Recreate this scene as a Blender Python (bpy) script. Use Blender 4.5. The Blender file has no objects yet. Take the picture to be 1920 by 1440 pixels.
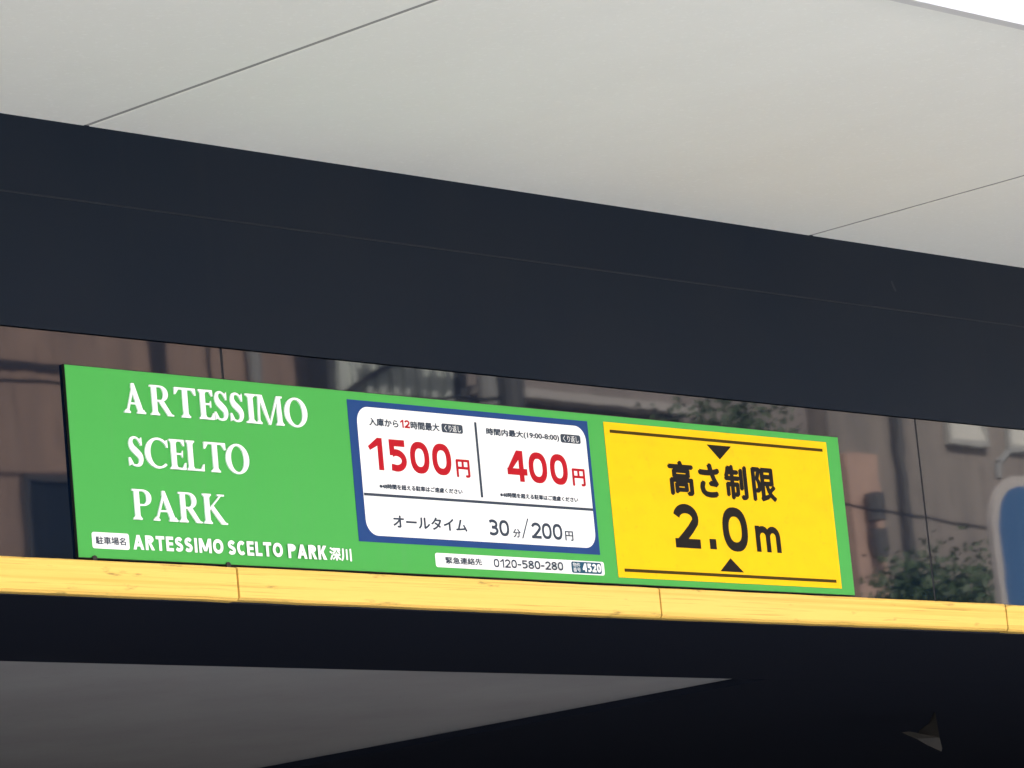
import bpy, bmesh, math, random
from mathutils import Matrix, Vector

random.seed(7)
sc = bpy.context.scene
COL = sc.collection

# ------------------------------------------------------------------ camera
# world: X runs along the entrance wall, Y points into the building, Z is up
cam = bpy.data.cameras.new('camera')
cam.sensor_fit = 'HORIZONTAL'
cam.sensor_width = 36.0
cam.lens = 36.0 * 7545.38 / 1920.0
cam.clip_start = 0.1
cam.clip_end = 2000
co = bpy.data.objects.new('camera', cam)
COL.objects.link(co)
R = ((0.6846836, 0.0687569, 0.7255900), (-0.7228225, 0.1917261, 0.6639042), (-0.0934666, -0.9790371, 0.1809707))
M = Matrix(((R[0][0], -R[0][1], -R[0][2], -6.0292), (R[1][0], -R[1][1], -R[1][2], -6.9043),
            (R[2][0], -R[2][1], -R[2][2], 1.6), (0, 0, 0, 1)))
co.matrix_world = M
sc.camera = co

# ------------------------------------------------------------------ light
SUN_EL, SUN_AZ = math.radians(45), math.radians(-25)    # azimuth clockwise from +Y
w = bpy.data.worlds.new('World')
sc.world = w
w.use_nodes = True
nt = w.node_tree
sky = nt.nodes.new('ShaderNodeTexSky')
sky.sky_type = 'NISHITA'
sky.sun_disc = False
sky.sun_elevation = SUN_EL
sky.sun_rotation = SUN_AZ
sky.air_density = 1.0
sky.dust_density = 3.0
bg = nt.nodes['Background']
bg.inputs['Strength'].default_value = 0.10
nt.links.new(sky.outputs['Color'], bg.inputs['Color'])
sl = bpy.data.lights.new('sun', 'SUN')
sl.energy = 5.0
sl.angle = math.radians(0.5)
sl.color = (1.0, 0.95, 0.87)
so = bpy.data.objects.new('sun', sl)
COL.objects.link(so)
sd = Vector((math.sin(SUN_AZ) * math.cos(SUN_EL), math.cos(SUN_AZ) * math.cos(SUN_EL), math.sin(SUN_EL)))
so.rotation_euler = sd.to_track_quat('Z', 'Y').to_euler()
so.location = (0, 0, 30)
vs = sc.view_settings
vs.view_transform = 'Standard'
vs.look = 'None'
vs.exposure = 2.9
vs.gamma = 1.0
vs.use_curve_mapping = False
sc.cycles.max_bounces = 8

# ------------------------------------------------------------------ materials
MATS = {}
def mat(name, color, rough=0.6, spec=0.5, ior=1.5, noise=None, bump=None, metal=0.0):
    """noise=(scale xyz, amount, dark colour); bump=(scale xyz, strength, distance)"""
    m = bpy.data.materials.new(name)
    m.use_nodes = True
    n, l = m.node_tree.nodes, m.node_tree.links
    b = n['Principled BSDF']
    b.inputs['Base Color'].default_value = (*color, 1)
    b.inputs['Roughness'].default_value = rough
    b.inputs['Specular IOR Level'].default_value = spec
    b.inputs['IOR'].default_value = ior
    b.inputs['Metallic'].default_value = metal
    tc = n.new('ShaderNodeTexCoord')
    def tex(scale, detail=6, rough_=0.6):
        mp = n.new('ShaderNodeMapping')
        mp.inputs['Scale'].default_value = scale
        l.new(tc.outputs['Object'], mp.inputs['Vector'])
        t = n.new('ShaderNodeTexNoise')
        t.inputs['Scale'].default_value = 1.0
        t.inputs['Detail'].default_value = detail
        t.inputs['Roughness'].default_value = rough_
        l.new(mp.outputs[0], t.inputs['Vector'])
        return t
    last = None
    for k, (scale, lo, hi, amount, c2) in enumerate(noise or ()):
        t = tex(scale)
        r = n.new('ShaderNodeMapRange')
        r.inputs['From Min'].default_value = lo
        r.inputs['From Max'].default_value = hi
        r.inputs['To Max'].default_value = amount
        l.new(t.outputs['Fac'], r.inputs['Value'])
        mx = n.new('ShaderNodeMix')
        mx.data_type = 'RGBA'
        mx.inputs['A'].default_value = (*color, 1)
        if last is not None:
            l.new(last, mx.inputs['A'])
        mx.inputs['B'].default_value = (*c2, 1)
        l.new(r.outputs[0], mx.inputs['Factor'])
        last = mx.outputs['Result']
    if last is not None:
        l.new(last, b.inputs['Base Color'])
    if bump:
        t = tex(bump[0], 3)
        bp = n.new('ShaderNodeBump')
        bp.inputs['Strength'].default_value = bump[1]
        bp.inputs['Distance'].default_value = bump[2]
        l.new(t.outputs['Fac'], bp.inputs['Height'])
        l.new(bp.outputs[0], b.inputs['Normal'])
    MATS[name] = m
    return m

mat('soffit_paint', (0.74, 0.745, 0.70), 0.75, 0.3, noise=[((1.1, 0.5, 1.1), 0.4, 0.7, 0.5, (0.66, 0.66, 0.615)), ((9, 9, 9), 0.45, 0.75, 0.10, (0.64, 0.65, 0.61)), ((75, 75, 75), 0.55, 0.75, 0.55, (0.82, 0.83, 0.79))], bump=((220, 220, 220), 0.10, 0.002))
mat('trim_grey', (0.52, 0.52, 0.52), 0.5)
mat('joint_dark', (0.27, 0.27, 0.26), 0.9, 0.2)
mat('dark_glass', (0.0003, 0.0032, 0.0112), 0.019, 0.5, 1.335, noise=[((22, 1, 0.8), 0.54, 0.82, 0.45, (0.013, 0.016, 0.021))], bump=((2.2, 1, 2.6), 0.03, 0.004))
mat('band_metal', (0.0050, 0.0092, 0.0175), 0.5, 0.05, noise=[((1.4, 1.4, 1.4), 0.35, 0.7, 0.8, (0.0085, 0.0120, 0.0190)), ((24, 1, 0.9), 0.58, 0.85, 0.5, (0.010, 0.0135, 0.020))], bump=((1.6, 1.6, 2.0), 0.08, 0.004))
mat('black_joint', (0.0060, 0.0080, 0.0125), 0.7, 0.2)
mat('seam_metal', (0.013, 0.0175, 0.025), 0.6, 0.15)
mat('black_edge', (0.008, 0.009, 0.008), 0.5, 0.3)
mat('sign_green', (0.058, 0.34, 0.066), 0.55, 0.12, noise=[((26, 26, 2.2), 0.52, 0.8, 0.35, (0.085, 0.31, 0.09)), ((3, 3, 3), 0.45, 0.8, 0.25, (0.054, 0.33, 0.064)), ((60, 60, 60), 0.62, 0.75, 0.25, (0.05, 0.29, 0.06))])
mat('sign_white', (0.82, 0.83, 0.82), 0.42, 0.35, noise=[((20, 20, 20), 0.5, 0.8, 0.2, (0.72, 0.74, 0.74))])
mat('sign_navy', (0.013, 0.050, 0.175), 0.6, 0.10)
mat('sign_yellow', (0.86, 0.50, 0.006), 0.6, 0.06, noise=[((9, 9, 14), 0.45, 0.75, 0.4, (0.74, 0.41, 0.012)), ((50, 50, 50), 0.60, 0.75, 0.4, (0.66, 0.36, 0.02))])
mat('ink_black', (0.014, 0.012, 0.011), 0.7, 0.06)
mat('ink_brown', (0.055, 0.036, 0.005), 0.7, 0.06)
mat('ink_slate', (0.044, 0.058, 0.080), 0.7, 0.06)
mat('ink_red', (0.40, 0.010, 0.018), 0.7, 0.06)
mat('ink_teal', (0.022, 0.08, 0.13), 0.7, 0.06)
mat('bumper_yellow', (0.82, 0.52, 0.125), 0.7, 0.15, noise=[((0.45, 20, 52), 0.48, 0.66, 0.7, (0.54, 0.345, 0.065)), ((2.6, 60, 210), 0.58, 0.68, 0.6, (0.36, 0.24, 0.055)), ((7.0, 20, 40), 0.62, 0.72, 0.7, (0.15, 0.11, 0.04))], bump=((3, 60, 150), 0.35, 0.003))
mat('underside_black', (0.0105, 0.0135, 0.024), 0.75, 0.08, noise=[((1.2, 1.2, 1.2), 0.45, 0.8, 0.4, (0.014, 0.016, 0.024))])
mat('garage_ceiling', (0.37, 0.36, 0.355), 0.9, 0.1, noise=[((1.5, 1.5, 1.5), 0.4, 0.75, 0.4, (0.24, 0.215, 0.215)), ((45, 45, 45), 0.62, 0.75, 0.3, (0.18, 0.17, 0.17))])
mat('garage_wall', (0.10, 0.09, 0.09), 0.9, 0.2)
mat('fixture_grey', (0.009, 0.009, 0.009), 0.7, 0.3, noise=[((30, 30, 30), 0.4, 0.7, 0.6, (0.016, 0.015, 0.014))])
mat('concrete', (0.44, 0.435, 0.41), 0.85, 0.3, noise=[((0.8, 0.8, 0.8), 0.4, 0.7, 0.4, (0.36, 0.355, 0.335)), ((40, 40, 40), 0.5, 0.75, 0.3, (0.2, 0.2, 0.19))])
mat('asphalt', (0.055, 0.055, 0.057), 0.9, 0.3, noise=[((0.5, 0.5, 0.5), 0.4, 0.7, 0.4, (0.075, 0.074, 0.07)), ((90, 90, 90), 0.5, 0.8, 0.4, (0.10, 0.10, 0.10))])
mat('road_white', (0.72, 0.72, 0.70), 0.8)
mat('tile_brown', (0.45, 0.31, 0.24), 0.6, noise=[((3.5, 3.5, 0.35), 0.4, 0.66, 0.8, (0.27, 0.20, 0.17)), ((9, 9, 0.9), 0.55, 0.68, 0.8, (0.16, 0.115, 0.095)), ((14, 14, 14), 0.5, 0.75, 0.4, (0.28, 0.19, 0.155))])
mat('tile_grey_brown', (0.33, 0.285, 0.25), 0.6, noise=[((3.0, 3.0, 0.4), 0.4, 0.66, 0.8, (0.21, 0.19, 0.172)), ((9, 9, 0.9), 0.57, 0.68, 0.7, (0.14, 0.12, 0.11)), ((14, 14, 14), 0.5, 0.75, 0.4, (0.21, 0.18, 0.165))])
mat('sun_patch_pink', (0.56, 0.38, 0.30), 0.6, noise=[((5, 5, 5), 0.4, 0.7, 0.5, (0.42, 0.29, 0.24))])  # warm sunlight put into the colour, lighter and pinker than the wall
mat('tile_dark', (0.055, 0.05, 0.05), 0.5)
mat('concrete_wall', (0.30, 0.26, 0.24), 0.8, noise=[((1.5, 1.5, 0.6), 0.4, 0.7, 0.5, (0.19, 0.165, 0.155))])
mat('pale_cladding', (0.64, 0.67, 0.62), 0.5, noise=[((2, 2, 2), 0.4, 0.7, 0.4, (0.35, 0.37, 0.35))])
mat('ledge_pale', (0.52, 0.48, 0.45), 0.7)
mat('window_glass', (0.03, 0.035, 0.04), 0.08, 0.5)
mat('window_frame', (0.10, 0.10, 0.10), 0.4)
mat('blind_white', (0.70, 0.68, 0.62), 0.7)
mat('pole_grey', (0.30, 0.30, 0.29), 0.8)
mat('cable_black', (0.02, 0.02, 0.02), 0.6)
mat('guide_blue', (0.07, 0.155, 0.32), 0.4)
mat('steel', (0.45, 0.46, 0.48), 0.45, metal=0.3)
mat('bark', (0.10, 0.075, 0.055), 0.9)
mat('leaf', (0.045, 0.085, 0.032), 0.55, noise=[((1.5, 1.5, 1.5), 0.35, 0.7, 0.7, (0.075, 0.11, 0.04))])

# ------------------------------------------------------------------ helpers
def tag(o, label=None, cat=None, group=None, kind=None):
    if label: o['label'] = label
    if cat: o['category'] = cat
    if group: o['group'] = group
    if kind: o['kind'] = kind
    return o

def empty(name, loc, label, cat, group=None):
    o = bpy.data.objects.new(name, None)
    o.empty_display_size = 0.2
    o.location = loc
    COL.objects.link(o)
    return tag(o, label, cat, group)

def world_loc(o):
    v = Vector((0, 0, 0))
    while o is not None:
        v += o.location
        o = o.parent
    return v

def link_mesh(name, me, m, parent=None, smooth=False):
    """mesh verts are in world metres; the object sits at its parent's base"""
    if m is not None and not me.materials:
        me.materials.append(MATS[m])
    o = bpy.data.objects.new(name, me)
    COL.objects.link(o)
    if parent is not None:
        o.parent = parent
        me.transform(Matrix.Translation(-world_loc(parent)))
    if smooth:
        for p in me.polygons: p.use_smooth = True
    return o

class MB:
    """collects shapes; build() makes one mesh object"""
    def __init__(self):
        self.v, self.f = [], []
    def add(self, vs, fs):
        b = len(self.v)
        self.v += [tuple(p) for p in vs]
        self.f += [tuple(i + b for i in f) for f in fs]
    def box(self, x0, x1, y0, y1, z0, z1, bev=0.0):
        if bev <= 0:
            self.add([(x, y, z) for z in (z0, z1) for y in (y0, y1) for x in (x0, x1)],
                     [(0, 2, 3, 1), (4, 5, 7, 6), (0, 1, 5, 4), (2, 6, 7, 3), (0, 4, 6, 2), (1, 3, 7, 5)])
            return
        bm = bmesh.new()
        bmesh.ops.create_cube(bm, size=1.0)
        bmesh.ops.scale(bm, vec=(x1 - x0, y1 - y0, z1 - z0), verts=bm.verts)
        bmesh.ops.translate(bm, vec=((x0 + x1) / 2, (y0 + y1) / 2, (z0 + z1) / 2), verts=bm.verts)
        bmesh.ops.bevel(bm, geom=bm.edges[:], offset=bev, segments=2, affect='EDGES', profile=0.5)
        bm.verts.index_update()
        self.add([v.co[:] for v in bm.verts], [[v.index for v in f.verts] for f in bm.faces])
        bm.free()
    def tube(self, a, b, r0, r1=None, n=10, cap=True):
        a, b = Vector(a), Vector(b)
        r1 = r0 if r1 is None else r1
        d = (b - a).normalized()
        u = d.orthogonal().normalized()
        v = d.cross(u)
        vs = []
        for c, r in ((a, r0), (b, r1)):
            for i in range(n):
                t = 2 * math.pi * i / n
                vs.append(c + u * (r * math.cos(t)) + v * (r * math.sin(t)))
        fs = [(i, (i + 1) % n, n + (i + 1) % n, n + i) for i in range(n)]
        if cap:
            fs += [tuple(reversed(range(n))), tuple(range(n, 2 * n))]
        self.add(vs, fs)
    def path(self, pts, r, n=6):
        for a, b in zip(pts, pts[1:]):
            self.tube(a, b, r, r, n)
    def prism(self, outline, y0, y1):
        """outline: (x, z) points counter-clockwise seen from -Y; front at y0 < back at y1"""
        n = len(outline)
        vs = [(x, y0, z) for x, z in outline] + [(x, y1, z) for x, z in outline]
        fs = [tuple(range(n)), tuple(reversed(range(n, 2 * n)))]
        fs += [(i, i + n, (i + 1) % n + n, (i + 1) % n) for i in range(n)]
        self.add(vs, fs)
    def strip(self, L, Rr, y0, y1, closed=False):
        """ribbon between two equally long (x, z) chains, extruded from y0 (front) to y1"""
        n = len(L)
        vs = [(x, y0, z) for x, z in L] + [(x, y0, z) for x, z in Rr] + [(x, y1, z) for x, z in L] + [(x, y1, z) for x, z in Rr]
        fs = []
        m = n if closed else n - 1
        for i in range(m):
            j = (i + 1) % n
            fs += [(i, n + i, n + j, j), (i, j, 2 * n + j, 2 * n + i), (n + i, 3 * n + i, 3 * n + j, n + j)]
        if not closed:
            fs += [(0, 2 * n, 3 * n, n), (n - 1, 2 * n - 1, 4 * n - 1, 3 * n - 1)]
        self.add(vs, fs)
    def build(self, name, m, parent=None, smooth=False):
        me = bpy.data.meshes.new(name)
        me.from_pydata(self.v, [], self.f)
        bm = bmesh.new()
        bm.from_mesh(me)
        bmesh.ops.recalc_face_normals(bm, faces=bm.faces)
        bm.to_mesh(me)
        bm.free()
        return link_mesh(name, me, m, parent, smooth)

def boxpart(name, m, parent, *a, bev=0.0):
    b = MB()
    b.box(*a, bev=bev)
    return b.build(name, m, parent)

def rrect(x0, x1, z0, z1, r, n=8):
    pts = []
    for cx, cz, a0 in ((x1 - r, z1 - r, 0), (x0 + r, z1 - r, 90), (x0 + r, z0 + r, 180), (x1 - r, z0 + r, 270)):
        for i in range(n + 1):
            a = math.radians(a0 + 90 * i / n)
            pts.append((cx + r * math.cos(a), cz + r * math.sin(a)))
    return pts

# ---- lettering: strokes with real edges, each piece a hair further forward than the one before
class Ink(MB):
    def __init__(self, y, depth):
        super().__init__()
        self.y, self.depth = y, depth
    def nxt(self):
        self.y -= 0.00010
        return self.y
    def poly(self, pts):
        a = sum(p[0] * q[1] - q[0] * p[1] for p, q in zip(pts, pts[1:] + pts[:1]))
        if a < 0: pts = pts[::-1]
        self.prism(pts, self.nxt(), self.y + self.depth)
    def rect(self, x0, x1, z0, z1):
        self.poly([(x0, z0), (x1, z0), (x1, z1), (x0, z1)])
    def stroke(self, pts, wd, closed=False):
        n = len(pts)
        wds = wd if isinstance(wd, (list, tuple)) else [wd] * n
        L, Rr = [], []
        for i in range(n):
            p = Vector(pts[i])
            a = Vector(pts[i - 1]) if (i > 0 or closed) else None
            b = Vector(pts[(i + 1) % n]) if (i < n - 1 or closed) else None
            d1 = (p - a).normalized() if a is not None else None
            d2 = (b - p).normalized() if b is not None else None
            d = (d1 + d2).normalized() if d1 is not None and d2 is not None else (d1 or d2)
            nr = Vector((-d.y, d.x))
            k = 1.0
            if d1 is not None and d2 is not None:
                k = 1.0 / max(0.5, nr.dot(Vector((-d1.y, d1.x))))
            h = wds[i] * 0.5 * k
            L.append(tuple(p + nr * h))
            Rr.append(tuple(p - nr * h))
        self.strip(L, Rr, self.nxt(), self.y + self.depth, closed)
    def ring(self, cx, cz, rx, rz, ix, iz, p=2.0, n=28, a0=0, a1=360):
        closed = abs(a1 - a0) >= 360
        L, Rr = [], []
        m = n if closed else n + 1
        for i in range(m):
            t = math.radians(a0 + (a1 - a0) * i / n)
            c, s = math.cos(t), math.sin(t)
            c, s = math.copysign(abs(c) ** (2 / p), c), math.copysign(abs(s) ** (2 / p), s)
            L.append((cx + rx * c, cz + rz * s))
            Rr.append((cx + ix * c, cz + iz * s))
        self.strip(L, Rr, self.nxt(), self.y + self.depth, closed)

def smooth_pts(pts, k=5):
    out = []
    P = [pts[0]] + list(pts) + [pts[-1]]
    for i in range(1, len(P) - 2):
        p0, p1, p2, p3 = [Vector(q) for q in P[i - 1:i + 3]]
        for j in range(k):
            t = j / k
            out.append(tuple(0.5 * ((2 * p1) + (p2 - p0) * t + (2 * p0 - 5 * p1 + 4 * p2 - p3) * t * t + (3 * p1 - p0 - 3 * p2 + p3) * t ** 3)))
    out.append(tuple(pts[-1]))
    return out

def arc(cx, cz, rx, rz, a0, a1, n=12):
    return [(cx + rx * math.cos(math.radians(a0 + (a1 - a0) * i / n)), cz + rz * math.sin(math.radians(a0 + (a1 - a0) * i / n))) for i in range(n + 1)]

# sans glyphs drawn with strokes of one width inside a box
def sans(k, ch, x0, x1, z0, z1, w):
    W, H, h = x1 - x0, z1 - z0, w / 2
    X = lambda u: x0 + h + u * (W - w)
    Z = lambda v: z0 + h + v * (H - w)
    P = lambda *q: [(X(u), Z(v)) for u, v in q]
    E = lambda cu, cv, ru, rv, a0, a1, n=14: arc(X(cu), Z(cv), ru * (W - w), rv * (H - w), a0, a1, n)
    zt, zb = z1, z0
    if ch in '0O':
        k.ring((x0 + x1) / 2, (z0 + z1) / 2, W / 2, H / 2, W / 2 - w, H / 2 - w, 2.35 if ch == '0' else 2.1)
    elif ch == '1':
        xs = x1 - w
        k.rect(xs, x1, z0, z1)
        k.poly([(xs + w * 0.05, z1), (xs + w * 0.05, z1 - w * 1.15), (x0 + w * 0.25, z1 - H * 0.40), (x0 - w * 0.10, z1 - H * 0.28)])
    elif ch == '2':
        k.stroke(E(0.5, 0.72, 0.5, 0.28, 168, -20, 14) + P((0.72, 0.42), (0.42, 0.22), (0.06, 0.0)), w)
        k.rect(x0, x1, z0, z0 + w)
    elif ch == '3':
        k.stroke(E(0.42, 0.75, 0.5, 0.25, 140, -80, 12) + P((0.3, 0.53)), w)
        k.stroke(P((0.3, 0.53)) + E(0.42, 0.265, 0.56, 0.265, 82, -140, 14), w)
    elif ch == '4':
        xs = x0 + W * 0.60
        k.rect(xs, xs + w, z0, z1)
        k.rect(x0, x1, z0 + H * 0.21, z0 + H * 0.21 + w)
        k.poly([(xs + w * 0.2, z1), (xs - w * 0.35, z1), (x0, z0 + H * 0.21 + w * 0.8), (x0 + w * 1.0, z0 + H * 0.21 + w * 0.8), (xs + w * 0.2, z1 - w * 1.2)])
    elif ch == '5':
        k.rect(x0 + W * 0.08, x1 - W * 0.06, z1 - w, z1)
        k.rect(x0 + W * 0.08, x0 + W * 0.08 + w, z0 + H * 0.50, z1 - w * 0.5)
        k.stroke(P((0.10, 0.565)) + E(0.40, 0.31, 0.60, 0.31, 105, -112, 16) + P((0.0, 0.035)), w)
    elif ch == '8':
        k.ring((x0 + x1) / 2, z0 + H * 0.745, W * 0.44, H * 0.255, W * 0.44 - w, H * 0.255 - w)
        k.ring((x0 + x1) / 2, z0 + H * 0.285, W * 0.5, H * 0.285, W * 0.5 - w, H * 0.285 - w)
    elif ch == '.':
        k.rect(x0, x1, z0, z1)
    elif ch == '-':
        k.rect(x0, x1, z0 + H * 0.34, z0 + H * 0.34 + w)
    elif ch == '/':
        k.poly([(x0, z0), (x0 + w, z0), (x1, z1), (x1 - w, z1)])
    elif ch == 'm':
        mx = (x0 + x1) / 2
        k.rect(x0, x0 + w, z0, z1)
        for a, b in ((x0 + w, mx + h), (mx + h, x1)):
            cx, rx = (a - h + b - h) / 2, (b - h - (a - h)) / 2
            k.stroke(arc(cx, z1 - h - rx * 0.95, rx, rx * 0.95, 165, 0, 8) + [(b - h, z0)], w)
    elif ch == 'A':
        mx = (x0 + x1) / 2
        k.poly([(x0, z0), (x0 + w * 1.08, z0), (mx + w * 0.52, z1), (mx - w * 0.52, z1)])
        k.poly([(x1, z0), (x1 - w * 1.08, z0), (mx - w * 0.52, z1), (mx + w * 0.52, z1)])
        k.rect(x0 + W * 0.25, x1 - W * 0.25, z0 + H * 0.22, z0 + H * 0.22 + w * 0.85)
    elif ch in 'RP':
        k.rect(x0, x0 + w, z0, z1)
        bh = 0.52
        k.stroke([(x0 + h, z1 - h)] + arc(x0 + W * 0.45, z1 - H * bh / 2, W * 0.48 - h if ch == 'R' else W * 0.55 - h, H * bh / 2 - h, 90, -90, 12) + [(x0 + h, z1 - H * bh + h)], w)
        if ch == 'R':
            k.poly([(x1, z0), (x1 - w * 1.15, z0), (x0 + W * 0.33, z0 + H * 0.5), (x0 + W * 0.33 + w, z0 + H * 0.5)])
    elif ch == 'T':
        mx = (x0 + x1) / 2
        k.rect(mx - h, mx + h, z0, z1)
        k.rect(x0, x1, z1 - w * 0.92, z1)
    elif ch == 'E' or ch == 'L':
        k.rect(x0, x0 + w, z0, z1)
        k.rect(x0, x1, z0, z0 + w * 0.9)
        if ch == 'E':
            k.rect(x0, x1, z1 - w * 0.9, z1)
            k.rect(x0, x1 - W * 0.06, z0 + H * 0.5 - w * 0.4, z0 + H * 0.5 + w * 0.45)
    elif ch == 'I':
        k.rect((x0 + x1) / 2 - h, (x0 + x1) / 2 + h, z0, z1)
    elif ch == 'M':
        mx = (x0 + x1) / 2
        k.rect(x0, x0 + w, z0, z1)
        k.rect(x1 - w, x1, z0, z1)
        k.poly([(x0, z1), (x0 + w * 1.15, z1), (mx + w * 0.5, z0 + H * 0.12), (mx - w * 0.5, z0 + H * 0.12)])
        k.poly([(x1, z1), (x1 - w * 1.15, z1), (mx - w * 0.5, z0 + H * 0.12), (mx + w * 0.5, z0 + H * 0.12)])
    elif ch == 'C':
        k.stroke(E(0.56, 0.5, 0.56, 0.5, 48, 312, 20), w)
    elif ch == 'K':
        k.rect(x0, x0 + w, z0, z1)
        k.poly([(x1, z1), (x1 - w * 1.3, z1), (x0 + w * 0.8, z0 + H * 0.48), (x0 + w * 1.5, z0 + H * 0.36)])
        k.poly([(x1, z0), (x1 - w * 1.35, z0), (x0 + w * 1.1, z0 + H * 0.52), (x0 + w * 2.0, z0 + H * 0.6)])
    elif ch == 'S':
        k.stroke(smooth_pts(P((0.95, 0.86), (0.72, 0.98), (0.45, 1.0), (0.12, 0.90), (0.03, 0.74), (0.16, 0.60), (0.5, 0.51), (0.86, 0.39), (0.97, 0.24), (0.84, 0.06), (0.5, 0.0), (0.22, 0.02), (0.0, 0.12)), 3), w)

SANSW = {'1': .62, '.': .30, '-': .55, '/': .7, 'I': .34, 'M': 1.25, 'O': 1.05, 'A': 1.05, 'E': .72, 'L': .70, 'S': .80, 'T': .85, 'P': .82, 'R': .88, 'K': .92, 'C': .88, ' ': .45}
def sans_line(k, text, x0, x1, z0, z1, w, gap=0.16):
    ws = [SANSW.get(c, .9) for c in text]
    tot = sum(ws) + gap * (len(text) - 1)
    u = (x1 - x0) / tot
    x = x0
    for c, cw in zip(text, ws):
        if c != ' ':
            sans(k, c, x, x + cw * u, z0, z1, w)
        x += (cw + gap) * u

# serif capitals
TH, TN, SF = 0.0148, 0.0053, 0.0042
def serif(k, xc, z, wd, up, stem):
    s = 1 if up else -1
    k.rect(xc - wd / 2, xc + wd / 2, min(z, z + s * SF), max(z, z + s * SF))
    k.poly([(xc - wd * 0.42, z + s * SF * 0.9), (xc + wd * 0.42, z + s * SF * 0.9), (xc + stem / 2, z + s * SF * 2.3), (xc - stem / 2, z + s * SF * 2.3)])

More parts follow.
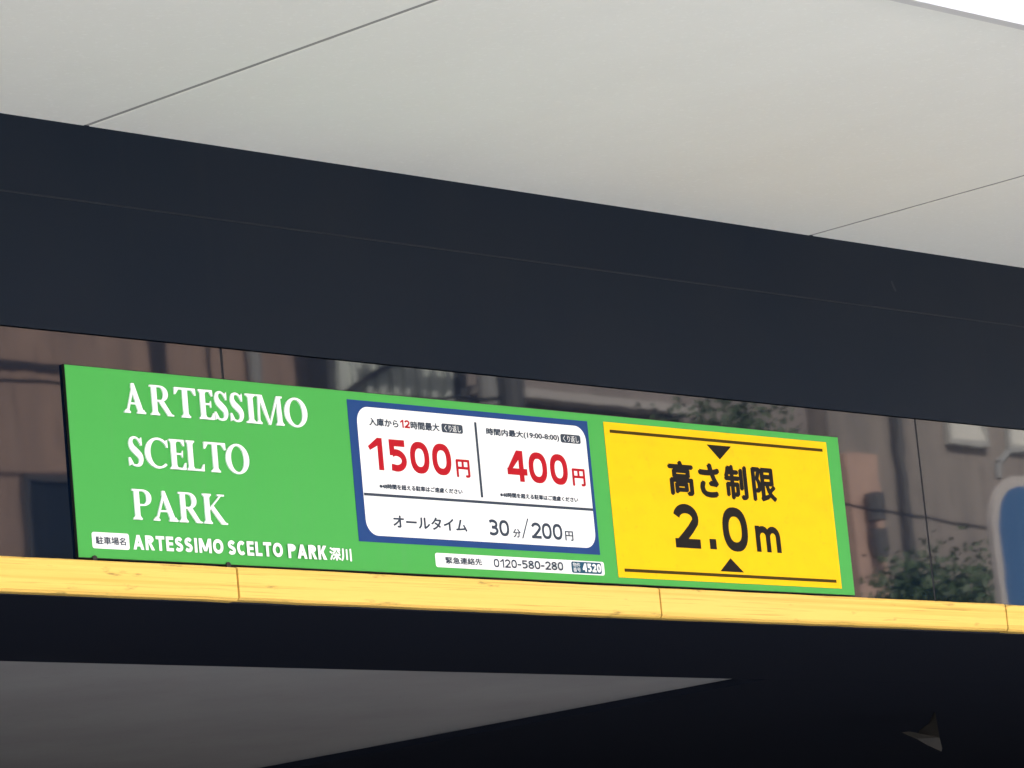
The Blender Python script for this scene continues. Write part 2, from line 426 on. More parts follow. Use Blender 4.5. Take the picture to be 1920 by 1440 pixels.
def serif_glyph(k, ch, x0, x1, z0, z1):
    W, H = x1 - x0, z1 - z0
    mx = (x0 + x1) / 2
    if ch == 'I':
        k.rect(mx - TH / 2, mx + TH / 2, z0, z1)
        serif(k, mx, z0, W, True, TH); serif(k, mx, z1, W, False, TH)
    elif ch in 'EL':
        xs = x0 + 0.006 + TH / 2
        k.rect(xs - TH / 2, xs + TH / 2, z0, z1)
        serif(k, xs, z0, TH + 0.012, True, TH); serif(k, xs, z1, TH + 0.012, False, TH)
        k.rect(xs, x1, z0, z0 + SF * 1.1)
        k.poly([(x1 - 0.011, z0 + SF), (x1 - 0.001, z0 + SF * 0.3), (x1 + 0.001, z0 + 0.017), (x1 - 0.002, z0 + 0.017)])
        if ch == 'E':
            k.rect(xs, x1 - 0.003, z1 - SF * 1.1, z1)
            k.poly([(x1 - 0.013, z1 - SF), (x1 - 0.003, z1 - SF * 0.3), (x1 - 0.002, z1 - 0.015), (x1 - 0.005, z1 - 0.015)])
            zm = z0 + H * 0.52
            k.rect(xs, x1 - 0.010, zm - SF / 2, zm + SF / 2)
            k.poly([(x1 - 0.015, zm), (x1 - 0.009, zm - 0.009), (x1 - 0.008, zm + 0.009)])
    elif ch == 'T':
        k.rect(mx - TH / 2, mx + TH / 2, z0, z1)
        serif(k, mx, z0, TH + 0.014, True, TH)
        k.rect(x0, x1, z1 - SF * 1.15, z1)
        for s, xe in ((1, x0), (-1, x1)):
            k.poly([(xe, z1 - SF * 0.5), (xe + s * 0.013, z1 - SF), (xe + s * 0.0025, z1 - 0.017), (xe - s * 0.001, z1 - 0.017)])
    elif ch == 'A':
        ap = x0 + W * 0.50
        lf, rf = x0 + 0.008, x1 - 0.0125
        k.poly([(lf - TN * .5, z0), (lf + TN * .6, z0), (ap + TN * .2, z1 - H * .10), (ap - TN * .9, z1 - H * .10)])
        k.poly([(rf - TH * .55, z0), (rf + TH * .55, z0), (ap + 0.001, z1), (ap - 0.007, z1), (ap - TH * .55, z1 - H * .16)])
        k.rect(lf + W * .14, rf - W * .08, z0 + H * .30, z0 + H * .30 + SF)
        serif(k, lf, z0, 0.019, True, TN); serif(k, rf, z0, 0.027, True, TH)
    elif ch in 'PR':
        xs = x0 + 0.006 + TH / 2
        k.rect(xs - TH / 2, xs + TH / 2, z0, z1)
        serif(k, xs, z0, TH + 0.012, True, TH)
        k.rect(x0, xs, z1 - SF, z1)
        bx = x1 - (0.014 if ch == 'R' else 0.002)
        zb = z0 + H * 0.46
        zc = (z1 + zb) / 2
        cx = xs + (bx - xs) * 0.40
        k.ring(cx, zc, bx - cx, (z1 - zb) / 2, bx - cx - TH * .95, (z1 - zb) / 2 - SF, 2.1, 16, -90, 90)
        k.rect(xs, cx + 0.0005, z1 - SF, z1)
        k.rect(xs, cx + 0.0005, zb, zb + SF)
        if ch == 'R':
            k.poly([(x1 - 0.017, z0), (x1 + 0.001, z0), (x1 + 0.001, z0 + SF * .7), (x1 - 0.006, z0 + SF * 1.1), (cx + 0.010, zb + SF * .6), (cx - 0.006, zb + SF * .6)])
    elif ch == 'K':
        xs = x0 + 0.006 + TH / 2
        k.rect(xs - TH / 2, xs + TH / 2, z0, z1)
        serif(k, xs, z0, TH + 0.012, True, TH); serif(k, xs, z1, TH + 0.012, False, TH)
        k.poly([(x1 - 0.013, z1 - SF * .8), (x1 - 0.018, z1 - SF * .8), (xs + TH * .4, z0 + H * .52), (xs + TH * .4, z0 + H * .44)])
        k.rect(x1 - 0.026, x1 - 0.004, z1 - SF, z1)
        k.poly([(x1 - 0.017, z0), (x1 + 0.002, z0), (x1 + 0.002, z0 + SF * .7), (x1 - 0.005, z0 + SF * 1.2), (xs + TH * 1.25, z0 + H * .62), (xs + TH * .65, z0 + H * .52)])
    elif ch == 'M':
        l, r = x0 + 0.008, x1 - 0.0125
        vx = x0 + W * 0.47
        k.poly([(l - TN * .6, z0), (l + TN * .5, z0), (l + TN * 1.3, z1), (l + TN * .2, z1)])
        k.poly([(l - 0.001, z1), (l + TH * .95, z1), (vx + 0.004, z0), (vx - 0.002, z0)])
        k.poly([(r - TH * .5, z1), (r - TH * .1, z1), (vx + 0.004, z0), (vx - 0.0005, z0 + H * .04)])
        k.poly([(r - TH * .5, z1), (r + TH * .3, z1), (r + TH * .55, z0), (r - TH * .5, z0)])
        serif(k, l, z0, 0.018, True, TN); serif(k, r, z0, 0.026, True, TH)
        k.rect(x0 + 0.001, l + TH * .5, z1 - SF, z1); k.rect(r - TH * .2, x1 - 0.002, z1 - SF, z1)
    elif ch == 'O':
        k.ring(mx, (z0 + z1) / 2, W / 2, H / 2 + 0.001, W / 2 - TH * 1.05, H / 2 - SF)
    elif ch == 'C':
        n = 24
        cx, cz = x0 + W * 0.55, (z0 + z1) / 2
        L, Rr = [], []
        for i in range(n + 1):
            t = math.radians(42 + (312 - 42) * i / n)
            L.append((cx + W * .55 * math.cos(t), cz + (H / 2 + .001) * math.sin(t)))
            ix = W * .55 - TH * 1.08 if math.cos(t) < 0 else W * .55 - TH * .5
            Rr.append((cx + ix * math.cos(t), cz + (H / 2 - SF) * math.sin(t)))
        k.strip(L, Rr, k.nxt(), k.y + k.depth)
        k.poly([(x1 - 0.012, z1 - 0.009), (x1 - 0.002, z1 - 0.003), (x1 - 0.001, z1 - 0.022), (x1 - 0.004, z1 - 0.022)])
    elif ch == 'S':
        pts = [(.84, .78), (.70, .91), (.48, .965), (.26, .91), (.19, .77), (.29, .62), (.52, .50), (.76, .37), (.83, .22), (.72, .08), (.48, .035), (.24, .08), (.10, .24)]
        wd = [.004, .0042, .0048, .0085, .0120, .0150, .0162, .0150, .0120, .0085, .0048, .0042, .004]
        P = smooth_pts([(x0 + W * u, z0 + H * v) for u, v in pts], 4)
        ws = [q[0] for q in smooth_pts([(v, 0) for v in wd], 4)]
        k.stroke(P, ws)
        k.poly([(x1 - W * .24, z1 - .008), (x1 - W * .08, z1 - .001), (x1 - W * .07, z1 - .021), (x1 - W * .15, z1 - .021)])
        k.poly([(x0 + W * .28, z0 + .008), (x0 + W * .02, z0 + .001), (x0, z0 + .021), (x0 + W * .10, z0 + .021)])

def font_text(name, text, x0, x1, z0, z1, y, m, parent, bold=0.0):
    """lettering in the built-in font, fitted to its box; bold by overlaid shifted copies"""
    c = bpy.data.curves.new('lettering', 'FONT')
    c.body = text
    c.resolution_u = 3
    o = bpy.data.objects.new('lettering_source', c)
    COL.objects.link(o)
    bpy.context.view_layer.update()
    me = bpy.data.meshes.new_from_object(o.evaluated_get(bpy.context.evaluated_depsgraph_get()))
    bpy.data.objects.remove(o)
    bpy.data.curves.remove(c)
    vs = [v.co.copy() for v in me.vertices]
    fs = [tuple(p.vertices) for p in me.polygons]
    bpy.data.meshes.remove(me)
    ax, bx = min(v.x for v in vs), max(v.x for v in vs)
    az, bz = min(v.y for v in vs), max(v.y for v in vs)
    sx, sz = (x1 - x0 - 2 * bold) / (bx - ax), (z1 - z0 - 2 * bold) / (bz - az)
    b = MB()
    sh = [(0, 0)] if not bold else [(bold, 0), (-bold, 0), (0, bold * .7), (0, -bold * .7), (bold * .6, bold * .5), (-bold * .6, -bold * .5)]
    for i, (dx, dz) in enumerate(sh):
        b.add([(x0 + bold + (v.x - ax) * sx + dx, y - i * 0.00006, z0 + bold + (v.y - az) * sz + dz) for v in vs], fs)
    return b.build(name, m, parent)

# ================================================================== setting
def structure(name, m, *boxes):
    b = MB()
    for a in boxes: b.box(*a)
    return tag(b.build(name, m), kind='structure')

g = MB()
g.add([(-300, -300, -0.02), (300, -300, -0.02), (300, 300, -0.02), (-300, 300, -0.02)], [(0, 1, 2, 3)])
tag(g.build('ground', 'concrete'), kind='structure')
structure('road', 'asphalt', (-150, 150, -17.0, -8.6, -0.3, -0.012))
structure('pavement', 'concrete', (-150, 150, -8.4, 0.0, -0.3, 0.11))
structure('kerb', 'concrete', (-150, 150, -8.6, -8.4, -0.3, 0.13))
b = MB()
for i in range(-20, 21):
    b.box(i * 7.0, i * 7.0 + 3.5, -12.87, -12.73, -0.0119, -0.008)
tag(b.build('lane_marking', 'road_white'), kind='structure')

# ================================================================== the building with the entrance
WY = 0.010          # face of the dark glass
ZS = 4.008          # soffit
bld = empty('parking_building', (0, 0.2, 0), 'low building with dark fascia and glass strip over a garage entrance and pale panelled overhang', 'building')

# core behind the glass and the roof
core = MB()
core.box(-8.3, 15.0, 0.045, 0.93, 2.884, 4.03)
core.build('fascia_core', 'black_joint', bld)
# glass panels: two rows, joints every 2.727 m
JX = [0.506 + 2.727 * i for i in range(-3, 6)]
for a, c in zip(JX, JX[1:]):
    boxpart('glass_panel', 'dark_glass', bld, a + 0.004, c - 0.004, WY, 0.040, 2.900, 3.500)
for a in JX:
    boxpart('glass_joint', 'black_joint', bld, a - 0.0038, a + 0.0038, WY + 0.0004, 0.041, 2.9, 3.499)
boxpart('metal_band', 'band_metal', bld, JX[0], JX[-1], WY - 0.001, 0.040, 3.5035, 3.8205)
boxpart('metal_band', 'band_metal', bld, JX[0], JX[-1], WY - 0.001, 0.040, 3.8245, 4.0240)
boxpart('seam_bead', 'seam_metal', bld, JX[0], JX[-1], WY - 0.0018, 0.03, 3.8212, 3.8238)

# overhang
sof = boxpart('overhang', 'joint_dark', bld, -8.0, 14.4, -1.42, 10.0, 4.030, 4.14)
SX = [0.131 + 2.71 * i for i in range(-3, 6)]
for a, c in zip(SX, SX[1:]):
    q = MB()
    q.box(a + 0.0085, c - 0.0085, -1.706, 0.010, ZS, 4.026, bev=0.002)
    q.build('soffit_panel', 'soffit_paint', sof)
    boxpart('sealant_joint', 'joint_dark', sof, a - 0.0082, a + 0.0082, -1.700, 0.010, ZS + 0.0022, 4.0255)
b = MB()
b.prism([(-8.0, 3.988), (14.4, 3.988), (14.4, 4.053), (-8.0, 4.053)], -1.737, -1.708)
b.build('edge_trim', 'trim_grey', bld)
boxpart('roof_parapet', 'trim_grey', bld, -7.6, 14.0, -0.9, 9.6, 4.142, 4.30)

# underside of the fascia beam and the garage within
boxpart('beam_underside', 'underside_black', bld, -8.3, 15.0, 0.004, 0.93, 2.878, 2.8835)
XB = 3.56
boxpart('garage_ceiling', 'garage_ceiling', bld, -8.0, XB, 0.931, 9.6, 2.900, 2.96)
boxpart('cross_beam', 'underside_black', bld, XB + 0.001, 14.6, 0.931, 9.6, 2.878, 2.959)
boxpart('side_wall', 'garage_wall', bld, -8.3, -8.0, 0.94, 9.6, 0.0, 2.875)
boxpart('side_wall', 'garage_wall', bld, 14.7, 15.0, 0.94, 9.6, 0.0, 2.875)
boxpart('rear_wall', 'garage_wall', bld, -8.3, 15.0, 9.61, 9.9, 0.0, 4.02)
boxpart('entrance_pier', 'dark_glass', bld, -8.3, -6.6, 0.01, 0.92, 0.0, 2.877)
boxpart('entrance_pier', 'dark_glass', bld, 13.0, 15.0, 0.01, 0.92, 0.0, 2.877)
boxpart('garage_floor', 'asphalt', bld, -8.0, 14.7, 0.001, 9.6, -0.2, 0.09)

# crumpled bit of sheet hanging under the dark ceiling
b = MB()
P = [(4.955, 1.50, 2.800), (5.00, 1.50, 2.803), (5.06, 1.51, 2.793), (5.10, 1.53, 2.812), (5.16, 1.53, 2.838), (5.21, 1.54, 2.8779), (5.222, 1.55, 2.835), (5.228, 1.55, 2.775), (5.20, 1.52, 2.748), (5.165, 1.50, 2.735), (5.09, 1.50, 2.757), (5.02, 1.49, 2.777), (5.15, 1.49, 2.782)]
F = [(i, (i + 1) % 12, 12) for i in range(12)]
b.add(P, F)
b.add([(x, y + 0.006, z) for x, y, z in P], [tuple(reversed(f)) for f in F])
for i, j in [(i, (i + 1) % 12) for i in range(12)]:
    b.add([P[i], P[j], (P[j][0], P[j][1] + .006, P[j][2]), (P[i][0], P[i][1] + .006, P[i][2])], [(0, 1, 2, 3)])
tag(b.build('metal_flap', 'fixture_grey'), 'small bent grey metal flap hanging in the dark garage at lower right', 'metal flap')

# pale scuff on the upper glass
b = MB()
b.add([(3.190, WY - .0022, 3.905), (3.197, WY - .0022, 3.909), (3.213, WY - .0022, 3.880), (3.206, WY - .0022, 3.876), (3.196, WY - .0022, 3.890)], [(0, 1, 2, 3, 4)])
b.build('scuff', 'seam_metal', bld)

# ================================================================== yellow bumper
bump = empty('bumper_rail', (1.6, WY, 2.878), 'weathered yellow painted bumper rail along the bottom of the dark fascia', 'bumper')
BX = [-2.3, -1.05, 0.463, 1.981, 3.514, 5.03, 6.5]
for i, (a, c) in enumerate(zip(BX, BX[1:])):
    g2 = 0.0035
    n = 14
    me = bmesh.new()
    rnd = random.Random(40 + i)
    rows = []
    dz0, dz1 = rnd.uniform(-.002, .002), rnd.uniform(-.002, .002)
    for j in range(n + 1):
        t = j / n
        x = a + g2 + (c - a - 2 * g2) * t
        wob = dz0 * (1 - t) + dz1 * t + rnd.uniform(-.0006, .0006)
        top = 2.9605 + wob * .6 + rnd.uniform(-.0006, .0006)
        bot = 2.8815 + wob + rnd.uniform(-.0005, .0005)
        yf = -0.030 + rnd.uniform(-.0006, .0006)
        rows.append([me.verts.new(p) for p in ((x, 0.0215, bot), (x, yf + .006, bot), (x, yf, bot + .006), (x, yf, top - .004), (x, yf + .004, top), (x, 0.0215, top))])
    for r0, r1 in zip(rows, rows[1:]):
        for k in range(6):
            me.faces.new((r0[k], r1[k], r1[(k + 1) % 6], r0[(k + 1) % 6]))
    me.faces.new(rows[0]); me.faces.new(rows[-1][::-1])
    bmesh.ops.recalc_face_normals(me, faces=me.faces)
    ms = bpy.data.meshes.new('board')
    me.to_mesh(ms); me.free()
    link_mesh('board', ms, 'bumper_yellow', bump)

# ================================================================== the parking sign
sgn = empty('parking_sign', (1.425, WY, 2.971), 'long green parking sign with white lettering, price panel and yellow height limit plate', 'sign')
boxpart('sign_backing', 'black_edge', sgn, -0.0015, 2.8515, 0.0015, WY - 0.001, 2.9700, 3.4235)
b = MB()
b.box(0.0, 2.85, 0.0, 0.0014, 2.9712, 3.4215)
b.build('green_panel', 'sign_green', sgn)

for ln, z0, z1, boxes in (('ARTESSIMO', 3.319, 3.391, [(.172, .236), (.254, .324), (.332, .398), (.408, .455), (.458, .502), (.509, .553), (.561, .594), (.594, .684), (.689, .765)]),
                          ('SCELTO', 3.192, 3.264, [(.173, .219), (.225, .298), (.302, .351), (.355, .409), (.413, .481), (.482, .557)]),
                          ('PARK', 3.066, 3.138, [(.174, .234), (.238, .311), (.318, .388), (.395, .468)])):
    for ch, (x0, x1) in zip(ln, boxes):
        k = Ink(-0.0040, 0.0041)
        serif_glyph(k, ch, x0, x1, z0, z1)
        k.build('raised_letter', 'sign_white', sgn)

LY = -0.0010                      # printed films on the green panel
def film(name, m, parent, x0, x1, z0, z1, r, y, d=0.0007):
    q = MB()
    q.prism(rrect(x0, x1, z0, z1, r), y, y + d)
    return q.build(name, m, parent)
tg = film('name_tag', 'sign_white', sgn, .043, .156, 2.9935, 3.0315, .006, LY)
font_text('tag_lettering', '駐車場名', .053, .145, 3.003, 3.022, LY - .0006, 'ink_slate', tg, bold=.0006)
k = Ink(LY, 0.0007)
sans_line(k, 'ARTESSIMO', .168, .450, 2.9955, 3.0300, .0082)
sans_line(k, 'SCELTO', .465, .643, 2.9945, 3.0290, .0082)
sans_line(k, 'PARK', .661, .789, 2.9935, 3.0280, .0084)
nl = k.build('name_lettering', 'sign_white', sgn)
font_text('kanji_lettering', '深川', .802, .877, 2.9925, 3.0265, LY - .0003, 'sign_white', nl, bold=.0014)

pp = boxpart('price_panel', 'sign_navy', sgn, .908, 1.793, -.0010, -.0003, 3.045, 3.401)
film('white_card', 'sign_white', pp, .937, 1.780, 3.0615, 3.3855, .040, -.0019, .0008)
Y2 = -.0026
k = Ink(Y2, .0006)
k.rect(.938, 1.7795, 3.1605, 3.1675)
k.rect(1.3575, 1.3655, 3.176, 3.371)
k.build('divider_line', 'ink_slate', pp)
W9 = .0172
for ch, x0, x1, z0 in (('1', .968, 1.0165, 3.2275), ('5', 1.036, 1.099, 3.2265), ('0', 1.113, 1.181, 3.2260), ('0', 1.192, 1.260, 3.2260),
                       ('4', 1.466, 1.540, 3.2245), ('0', 1.548, 1.617, 3.2240), ('0', 1.629, 1.696, 3.2240)):
    k = Ink(Y2, .0006)
    sans(k, ch, x0, x1, z0, z0 + .0815, W9)
    k.build('price_digit', 'ink_red', pp)
for x in (1.276, 1.712):
    font_text('yen_lettering', '円', x, x + .050, 3.2235, 3.2715, Y2, 'ink_red', pp, bold=.0020)
font_text('small_lettering', '入庫から', .977, 1.081, 3.338, 3.3595, Y2, 'ink_slate', pp, bold=.0010)
k = Ink(Y2, .0006)
sans_line(k, '12', 1.087, 1.121, 3.340, 3.3605, .0045)
k.build('small_digits', 'ink_red', pp)
font_text('small_lettering', '時間最大', 1.124, 1.228, 3.338, 3.3595, Y2, 'ink_slate', pp, bold=.0010)
font_text('small_lettering', '時間内最大(19:00-8:00)', 1.399, 1.675, 3.3375, 3.3595, Y2, 'ink_slate', pp, bold=.0010)
for x0, x1 in ((1.236, 1.313), (1.681, 1.758)):
    film('repeat_tag', 'ink_slate', pp, x0, x1, 3.3375, 3.3605, .006, Y2, .0006)
    font_text('tag_lettering', 'くり返し', x0 + .009, x1 - .008, 3.3405, 3.3570, Y2 - .0006, 'sign_white', pp)
for x0 in (.994, 1.429):
    font_text('note_lettering', '※48時間を超える駐車はご遠慮ください', x0, x0 + .297, 3.1800, 3.1940, Y2, 'ink_slate', pp, bold=.0008)
font_text('small_lettering', 'オールタイム', 1.031, 1.296, 3.0835, 3.1170, Y2, 'ink_slate', pp, bold=.0014)
for ch, x0, x1, z0, z1, wd in (('3', 1.375, 1.411, 3.079, 3.121, .0076), ('0', 1.415, 1.451, 3.079, 3.121, .0076), ('/', 1.497, 1.527, 3.076, 3.129, .0042),
                               ('2', 1.535, 1.571, 3.078, 3.120, .0076), ('0', 1.575, 1.611, 3.078, 3.120, .0076), ('0', 1.616, 1.652, 3.078, 3.120, .0076)):
    k = Ink(Y2, .0006)
    sans(k, ch, x0, x1, z0, z1, wd)
    k.build('rate_digit', 'ink_slate', pp)
font_text('small_lettering', '分', 1.464, 1.493, 3.077, 3.1005, Y2, 'ink_slate', pp, bold=.0009)
font_text('small_lettering', '円', 1.662, 1.693, 3.077, 3.1030, Y2, 'ink_slate', pp, bold=.0009)

cs = film('contact_strip', 'sign_white', sgn, 1.172, 1.8035, 2.9905, 3.0265, .007, LY)
font_text('contact_lettering', '緊急連絡先', 1.207, 1.340, 3.000, 3.018, LY - .0006, 'ink_slate', cs, bold=.0007)
k = Ink(LY - .0006, .0005)
sans_line(k, '0120-580-280', 1.383, 1.642, 2.9975, 3.0195, .0040)
k.build('phone_digits', 'ink_slate', cs)
film('number_tag', 'ink_teal', cs, 1.676, 1.792, 2.9935, 3.0235, .006, LY - .0006, .0005)
k = Ink(LY - .0014, .0005)
sans_line(k, '4520', 1.718, 1.788, 2.9975, 3.0195, .0052)
k.build('tag_digits', 'sign_white', cs)
font_text('tag_lettering', '物件', 1.681, 1.709, 3.0095, 3.0205, LY - .0014, 'sign_white', cs)
font_text('tag_lettering', '番号', 1.681, 1.709, 2.9965, 3.0075, LY - .0014, 'sign_white', cs)

hp = boxpart('height_limit_plate', 'sign_yellow', sgn, 1.857, 2.793, -.0016, -.0002, 2.988, 3.404)
Y3 = -.0022
k = Ink(Y3, .0005)
k.rect(1.878, 2.773, 3.3755, 3.3840)
k.rect(1.882, 2.771, 3.0035, 3.0120)
k.build('border_line', 'ink_brown', hp)
for t in ([(2.270, 3.367), (2.320, 3.328), (2.373, 3.367)], [(2.273, 3.0185), (2.372, 3.0185), (2.321, 3.056)]):
    k = Ink(Y3, .0005)
    k.poly(t)
    k.build('arrow_mark', 'ink_black', hp)
for ch, x0, x1 in (('高', 2.097, 2.202), ('さ', 2.222, 2.311), ('制', 2.330, 2.427), ('限', 2.446, 2.549)):
    font_text('kanji_lettering', ch, x0, x1, 3.218, 3.317, Y3, 'ink_black', hp, bold=.0056 if ch == 'さ' else .0047)
k = Ink(Y3, .0005)
sans(k, '2', 2.100, 2.203, 3.077, 3.1975, .0255)
sans(k, '.', 2.241, 2.268, 3.078, 3.106, .02)
sans(k, '0', 2.301, 2.406, 3.075, 3.1975, .0255)
sans(k, 'm', 2.438, 2.543, 3.0785, 3.151, .0185)
k.build('height_digits', 'ink_black', hp)
# retaining clips along the lower edge
for x in (0.045, 0.462):
    b = MB()
    b.tube((x, -.004, 2.9690), (x, .001, 2.9690), .0075, .0075, 12)
    b.build('clip', 'black_edge', sgn)

# ================================================================== across the street (seen mirrored in the glass)
def window(parent, x0, x1, z0, z1, yf, glass='window_glass', frame='window_frame', mull=1):
    """window in a facade that faces +Y with its face at yf"""
    f = MB()
    t = .06
    for a in ((x0, x1, z0 - t, z0), (x0, x1, z1, z1 + t)):
        f.box(a[0] - t, a[1] + t, yf - .02, yf + .05, a[2], a[3])
    for xx in [x0 - t, x1] + [x0 + (x1 - x0) * i / (mull + 1) - t / 2 for i in range(1, mull + 1)]:
        f.box(xx, xx + t, yf - .02, yf + .045, z0, z1)
    o = f.build('window', frame, parent)
    boxpart('pane', glass, o, x0, x1, yf - .01, yf + .02, z0, z1)
    return o

A = empty('apartment_building', (14, -24, 0), 'brown tiled apartment block mirrored at the left of the dark glass', 'building')
boxpart('wall', 'tile_brown', A, 4.0, 20.35, -30, -20.0, -.1, 17.0)
for x0, x1 in ((18.52, 18.72), (19.22, 19.27), (14.6, 14.8), (11.0, 11.2)):
    boxpart('pilaster_groove', 'tile_dark', A, x0, x1, -20.02, -19.985, 0.2, 16.8)
boxpart('string_course', 'tile_dark', A, 4.0, 17.5, -20.02, -19.98, 8.62, 8.69)
boxpart('string_course', 'tile_dark', A, 4.0, 17.5, -20.02, -19.98, 5.02, 5.09)
for z in (1.6, 5.5, 9.6, 13.2):
    for x in (5.2, 8.3, 12.0, 16.9):
        window(A, x, x + 1.35, z, z + 2.1, -19.97)
b = MB()
b.tube((19.75, -19.9, 0), (19.75, -19.9, 16.9), .07)
b.build('drainpipe', 'pole_grey', A)

B = empty('stair_tower', (21.6, -23, 0), 'pale steel stair tower mirrored above the middle of the green sign', 'building')
boxpart('core_wall', 'tile_dark', B, 20.4, 22.8, -26, -20.3, -.1, 15.5)
for z in (1.3, 4.75, 8.2, 11.65):
    b = MB()
    b.box(20.95, 22.65, -20.29, -20.10, z, z + 1.5)
    o = b.build('landing_panel', 'pale_cladding', B)
    for i in range(9):
        boxpart('rib', 'pale_cladding', o, 21.0 + i * .185, 21.07 + i * .185, -20.099, -20.05, z + .02, z + 1.48)
    b = MB()
    b.prism([(20.95, z + .42), (22.0, z + .95), (22.0, z + 1.0), (20.95, z + .48)], 20.0, 20.045)
    b.v = [(x, -y, zz) for x, y, zz in b.v]
    b.build('stair_stringer', 'tile_dark', B)
for x in (20.82, 22.68):
    boxpart('stair_post', 'window_frame', B, x, x + .10, -20.30, -20.02, 0, 15.4)

Cc = empty('office_building', (25.6, -24, 0), 'grey brown concrete block with a pale ledge mirrored above the sign', 'building')
boxpart('wall', 'concrete_wall', Cc, 22.85, 28.35, -30, -20.2, -.1, 14.0)
for z in (5.1, 8.80, 12.5):
    boxpart('ledge', 'ledge_pale', Cc, 22.85, 26.2, -20.21, -19.95, z, z + .09)
for z in (1.4, 5.6, 9.6):
    for x in (23.4, 25.3, 26.9):
        window(Cc, x, x + 1.1, z, z + 1.9, -20.18)

D = empty('tiled_building', (32, -24, 0), 'grey brown tiled block with small pale windows mirrored right of the sign', 'building')
boxpart('wall', 'tile_grey_brown', D, 28.45, 42.0, -30, -20.0, -.1, 16.0)
boxpart('sun_patch_strip', 'sun_patch_pink', D, 28.58, 29.12, -20.01, -19.90, .1, 8.52)  # stands in for a sunlit patch of wall, painted as a raised pink strip
for z in (1.6, 5.2, 8.80, 12.2):
    for x in (30.62, 31.75, 34.4, 35.6, 38.2):
        window(D, x, x + .62, z, z + .62, -19.97, 'blind_white', 'concrete', 0)
for x in (29.55, 33.4):
    b = MB()
    b.tube((x, -19.88, 0), (x, -19.88, 15.9), .05)
    b.build('drainpipe', 'window_frame', D)

for z in (7.75, 7.35):
    b = MB(); b.tube((28.85, -19.78, z), (28.85, -19.78, z + .30), .10, .10, 12); b.build('meter_box', 'window_frame', D)

# utility poles with cables
for x, lb in ((21.3, 'slim grey utility pole mirrored above the price panel'), (-6.0, 'grey concrete utility pole far to the left across the street')):
    pl = empty('utility_pole', (x, -18.4, 0), lb, 'pole', 'utility poles across the street')
    b = MB(); b.tube((x, -18.4, -.1), (x, -18.4, 11.5), .12, .08, 12); b.build('post', 'pole_grey', pl)
    for z in (9.9, 10.7):
        boxpart('crossarm', 'steel', pl, x - .8, x + .8, -18.46, -18.34, z, z + .08)
    for z in (8.2, 7.75):
        b = MB(); b.tube((x + .22, -18.30, z), (x + .22, -18.30, z + .36), .13, .13, 12); b.build('junction_box', 'window_frame', pl)
def cable(name, a, c, sag, r, label):
    pts = []
    for i in range(17):
        t = i / 16
        p = Vector(a).lerp(Vector(c), t)
        p.z -= sag * 4 * t * (1 - t)
        pts.append(p)
    b = MB(); b.path(pts, r, 5)
    tag(b.build(name, 'cable_black'), label, 'cable', 'cables across the street')
cable('overhead_cable', (-6, -18.25, 8.3), (21.3, -18.25, 8.3), .35, .018, 'thin lower black cable strung between the utility poles')
cable('overhead_cable', (-6, -18.3, 9.85), (21.3, -18.3, 9.85), .5, .018, 'thin upper black cable strung between the utility poles')
cable('overhead_cable', (21.3, -18.25, 7.9), (46, -18.25, 7.1), .3, .016, 'thin black cable running off right from the utility pole')

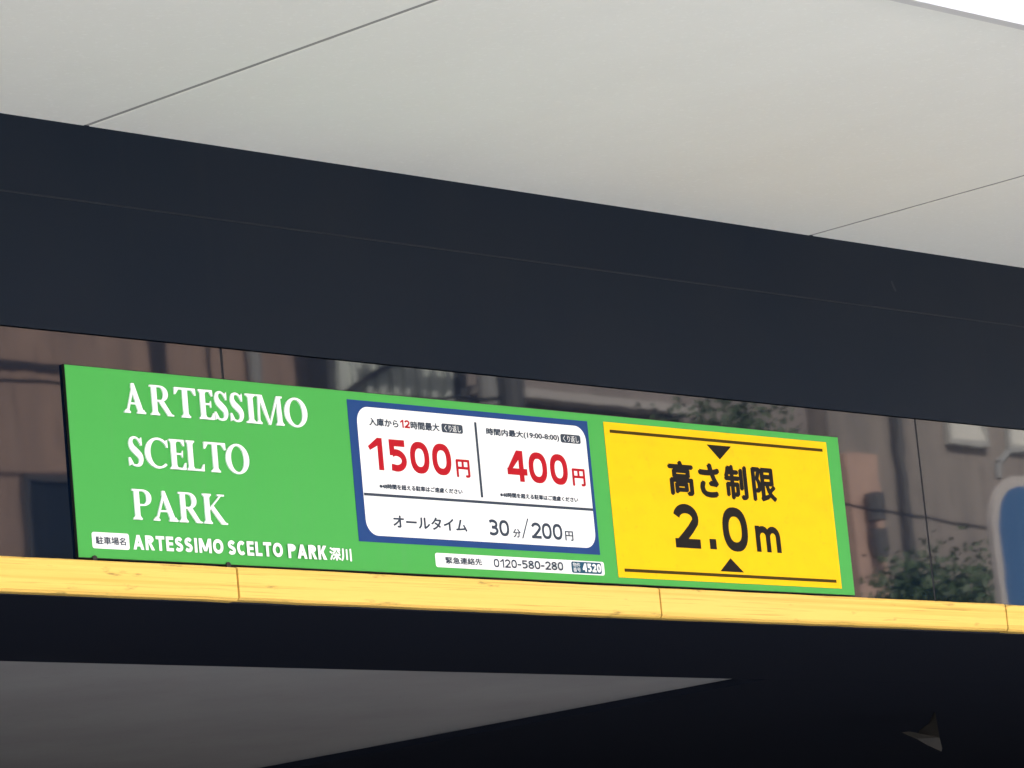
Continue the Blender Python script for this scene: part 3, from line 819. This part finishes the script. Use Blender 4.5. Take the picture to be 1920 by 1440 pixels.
# blue guide sign on its post
gs = empty('guide_sign', (21.9, -12.1, 0), 'blue road sign board with pale rounded border mirrored at the right edge', 'road sign')
b = MB(); b.prism(rrect(20.12, 23.2, 4.55, 6.40, .45), 11.95, 12.0)
b.v = [(x, -y, z) for x, y, z in b.v]; o = b.build('border_board', 'ledge_pale', gs)
b = MB(); b.prism(rrect(20.205, 23.115, 4.635, 6.315, .38), 11.945, 11.9495)
b.v = [(x, -y, z) for x, y, z in b.v]; b.build('blue_face', 'guide_blue', gs)
b = MB(); b.tube((21.66, -12.14, -.1), (21.66, -12.14, 6.9), .09, .07, 14); b.build('post', 'steel', gs)
for z in (4.9, 6.0):
    boxpart('clamp', 'steel', gs, 21.5, 21.82, -12.24, -12.001, z, z + .07)
b = MB()
b.path([(20.42, -12.05, 6.39), (20.45, -12.05, 6.52), (20.60, -12.05, 6.62), (21.0, -12.08, 6.66), (21.66, -12.1, 6.75)], .03, 6)
b.build('bracket', 'pole_grey', gs)

# trees between the pavement and the houses
def tree(x, y, h, rx, rz, n, seed, label):
    rnd = random.Random(seed)
    t = empty('street_tree', (x, y, 0), label, 'tree', 'trees across the street')
    b = MB()
    b.tube((x, y, -.1), (x + .1, y, h * .55), .16, .10, 9)
    top = Vector((x + .1, y, h * .5))
    ends = []
    for i in range(9):
        a = i * 2.4 + rnd.uniform(-.3, .3)
        e = top + Vector((math.cos(a) * rx * rnd.uniform(.4, .8), math.sin(a) * rx * rnd.uniform(.4, .8), rnd.uniform(.0, .95) * (h - rz * .6 - top.z) + .2))
        b.tube(top - Vector((0, 0, rnd.uniform(0, h * .15))), e, .06, .02, 6)
        ends.append(e)
    b.build('trunk', 'bark', t)
    lf = MB()
    cz = h - rz
    cl = ends + [Vector((x + rnd.gauss(0, rx * .45), y + rnd.gauss(0, rx * .45), cz + rnd.uniform(-rz, rz) * .8)) for _ in range(12)]
    for i in range(n):
        c = rnd.choice(cl)
        r = rx * .42
        p = c + Vector((rnd.gauss(0, r * .5), rnd.gauss(0, r * .5), rnd.gauss(0, r * .45)))
        if p.z > h: p.z = h - rnd.random() * .4
        u = Vector((rnd.gauss(0, 1), rnd.gauss(0, 1), rnd.gauss(0, 1))).normalized()
        v = u.orthogonal().normalized()
        L, wd = rnd.uniform(.06, .11), rnd.uniform(.03, .055)
        lf.add([p - u * L * .5, p + v * wd * .5, p + u * L * .5, p - v * wd * .5], [(0, 1, 2, 3)])
    me = bpy.data.meshes.new('crown'); me.from_pydata(lf.v, [], lf.f)
    link_mesh('crown', me, 'leaf', t)
tree(24.5, -18.5, 8.85, 1.1, 2.0, 8500, 3, 'green tree mirrored above the yellow height limit plate')
tree(25.0, -16.6, 7.2, 1.0, 1.7, 9000, 5, 'leafy green tree mirrored beside the blue road sign')
tree(24.3, -16.4, 6.1, .8, 1.4, 6000, 9, 'small green tree mirrored at the lower right corner of the green sign')
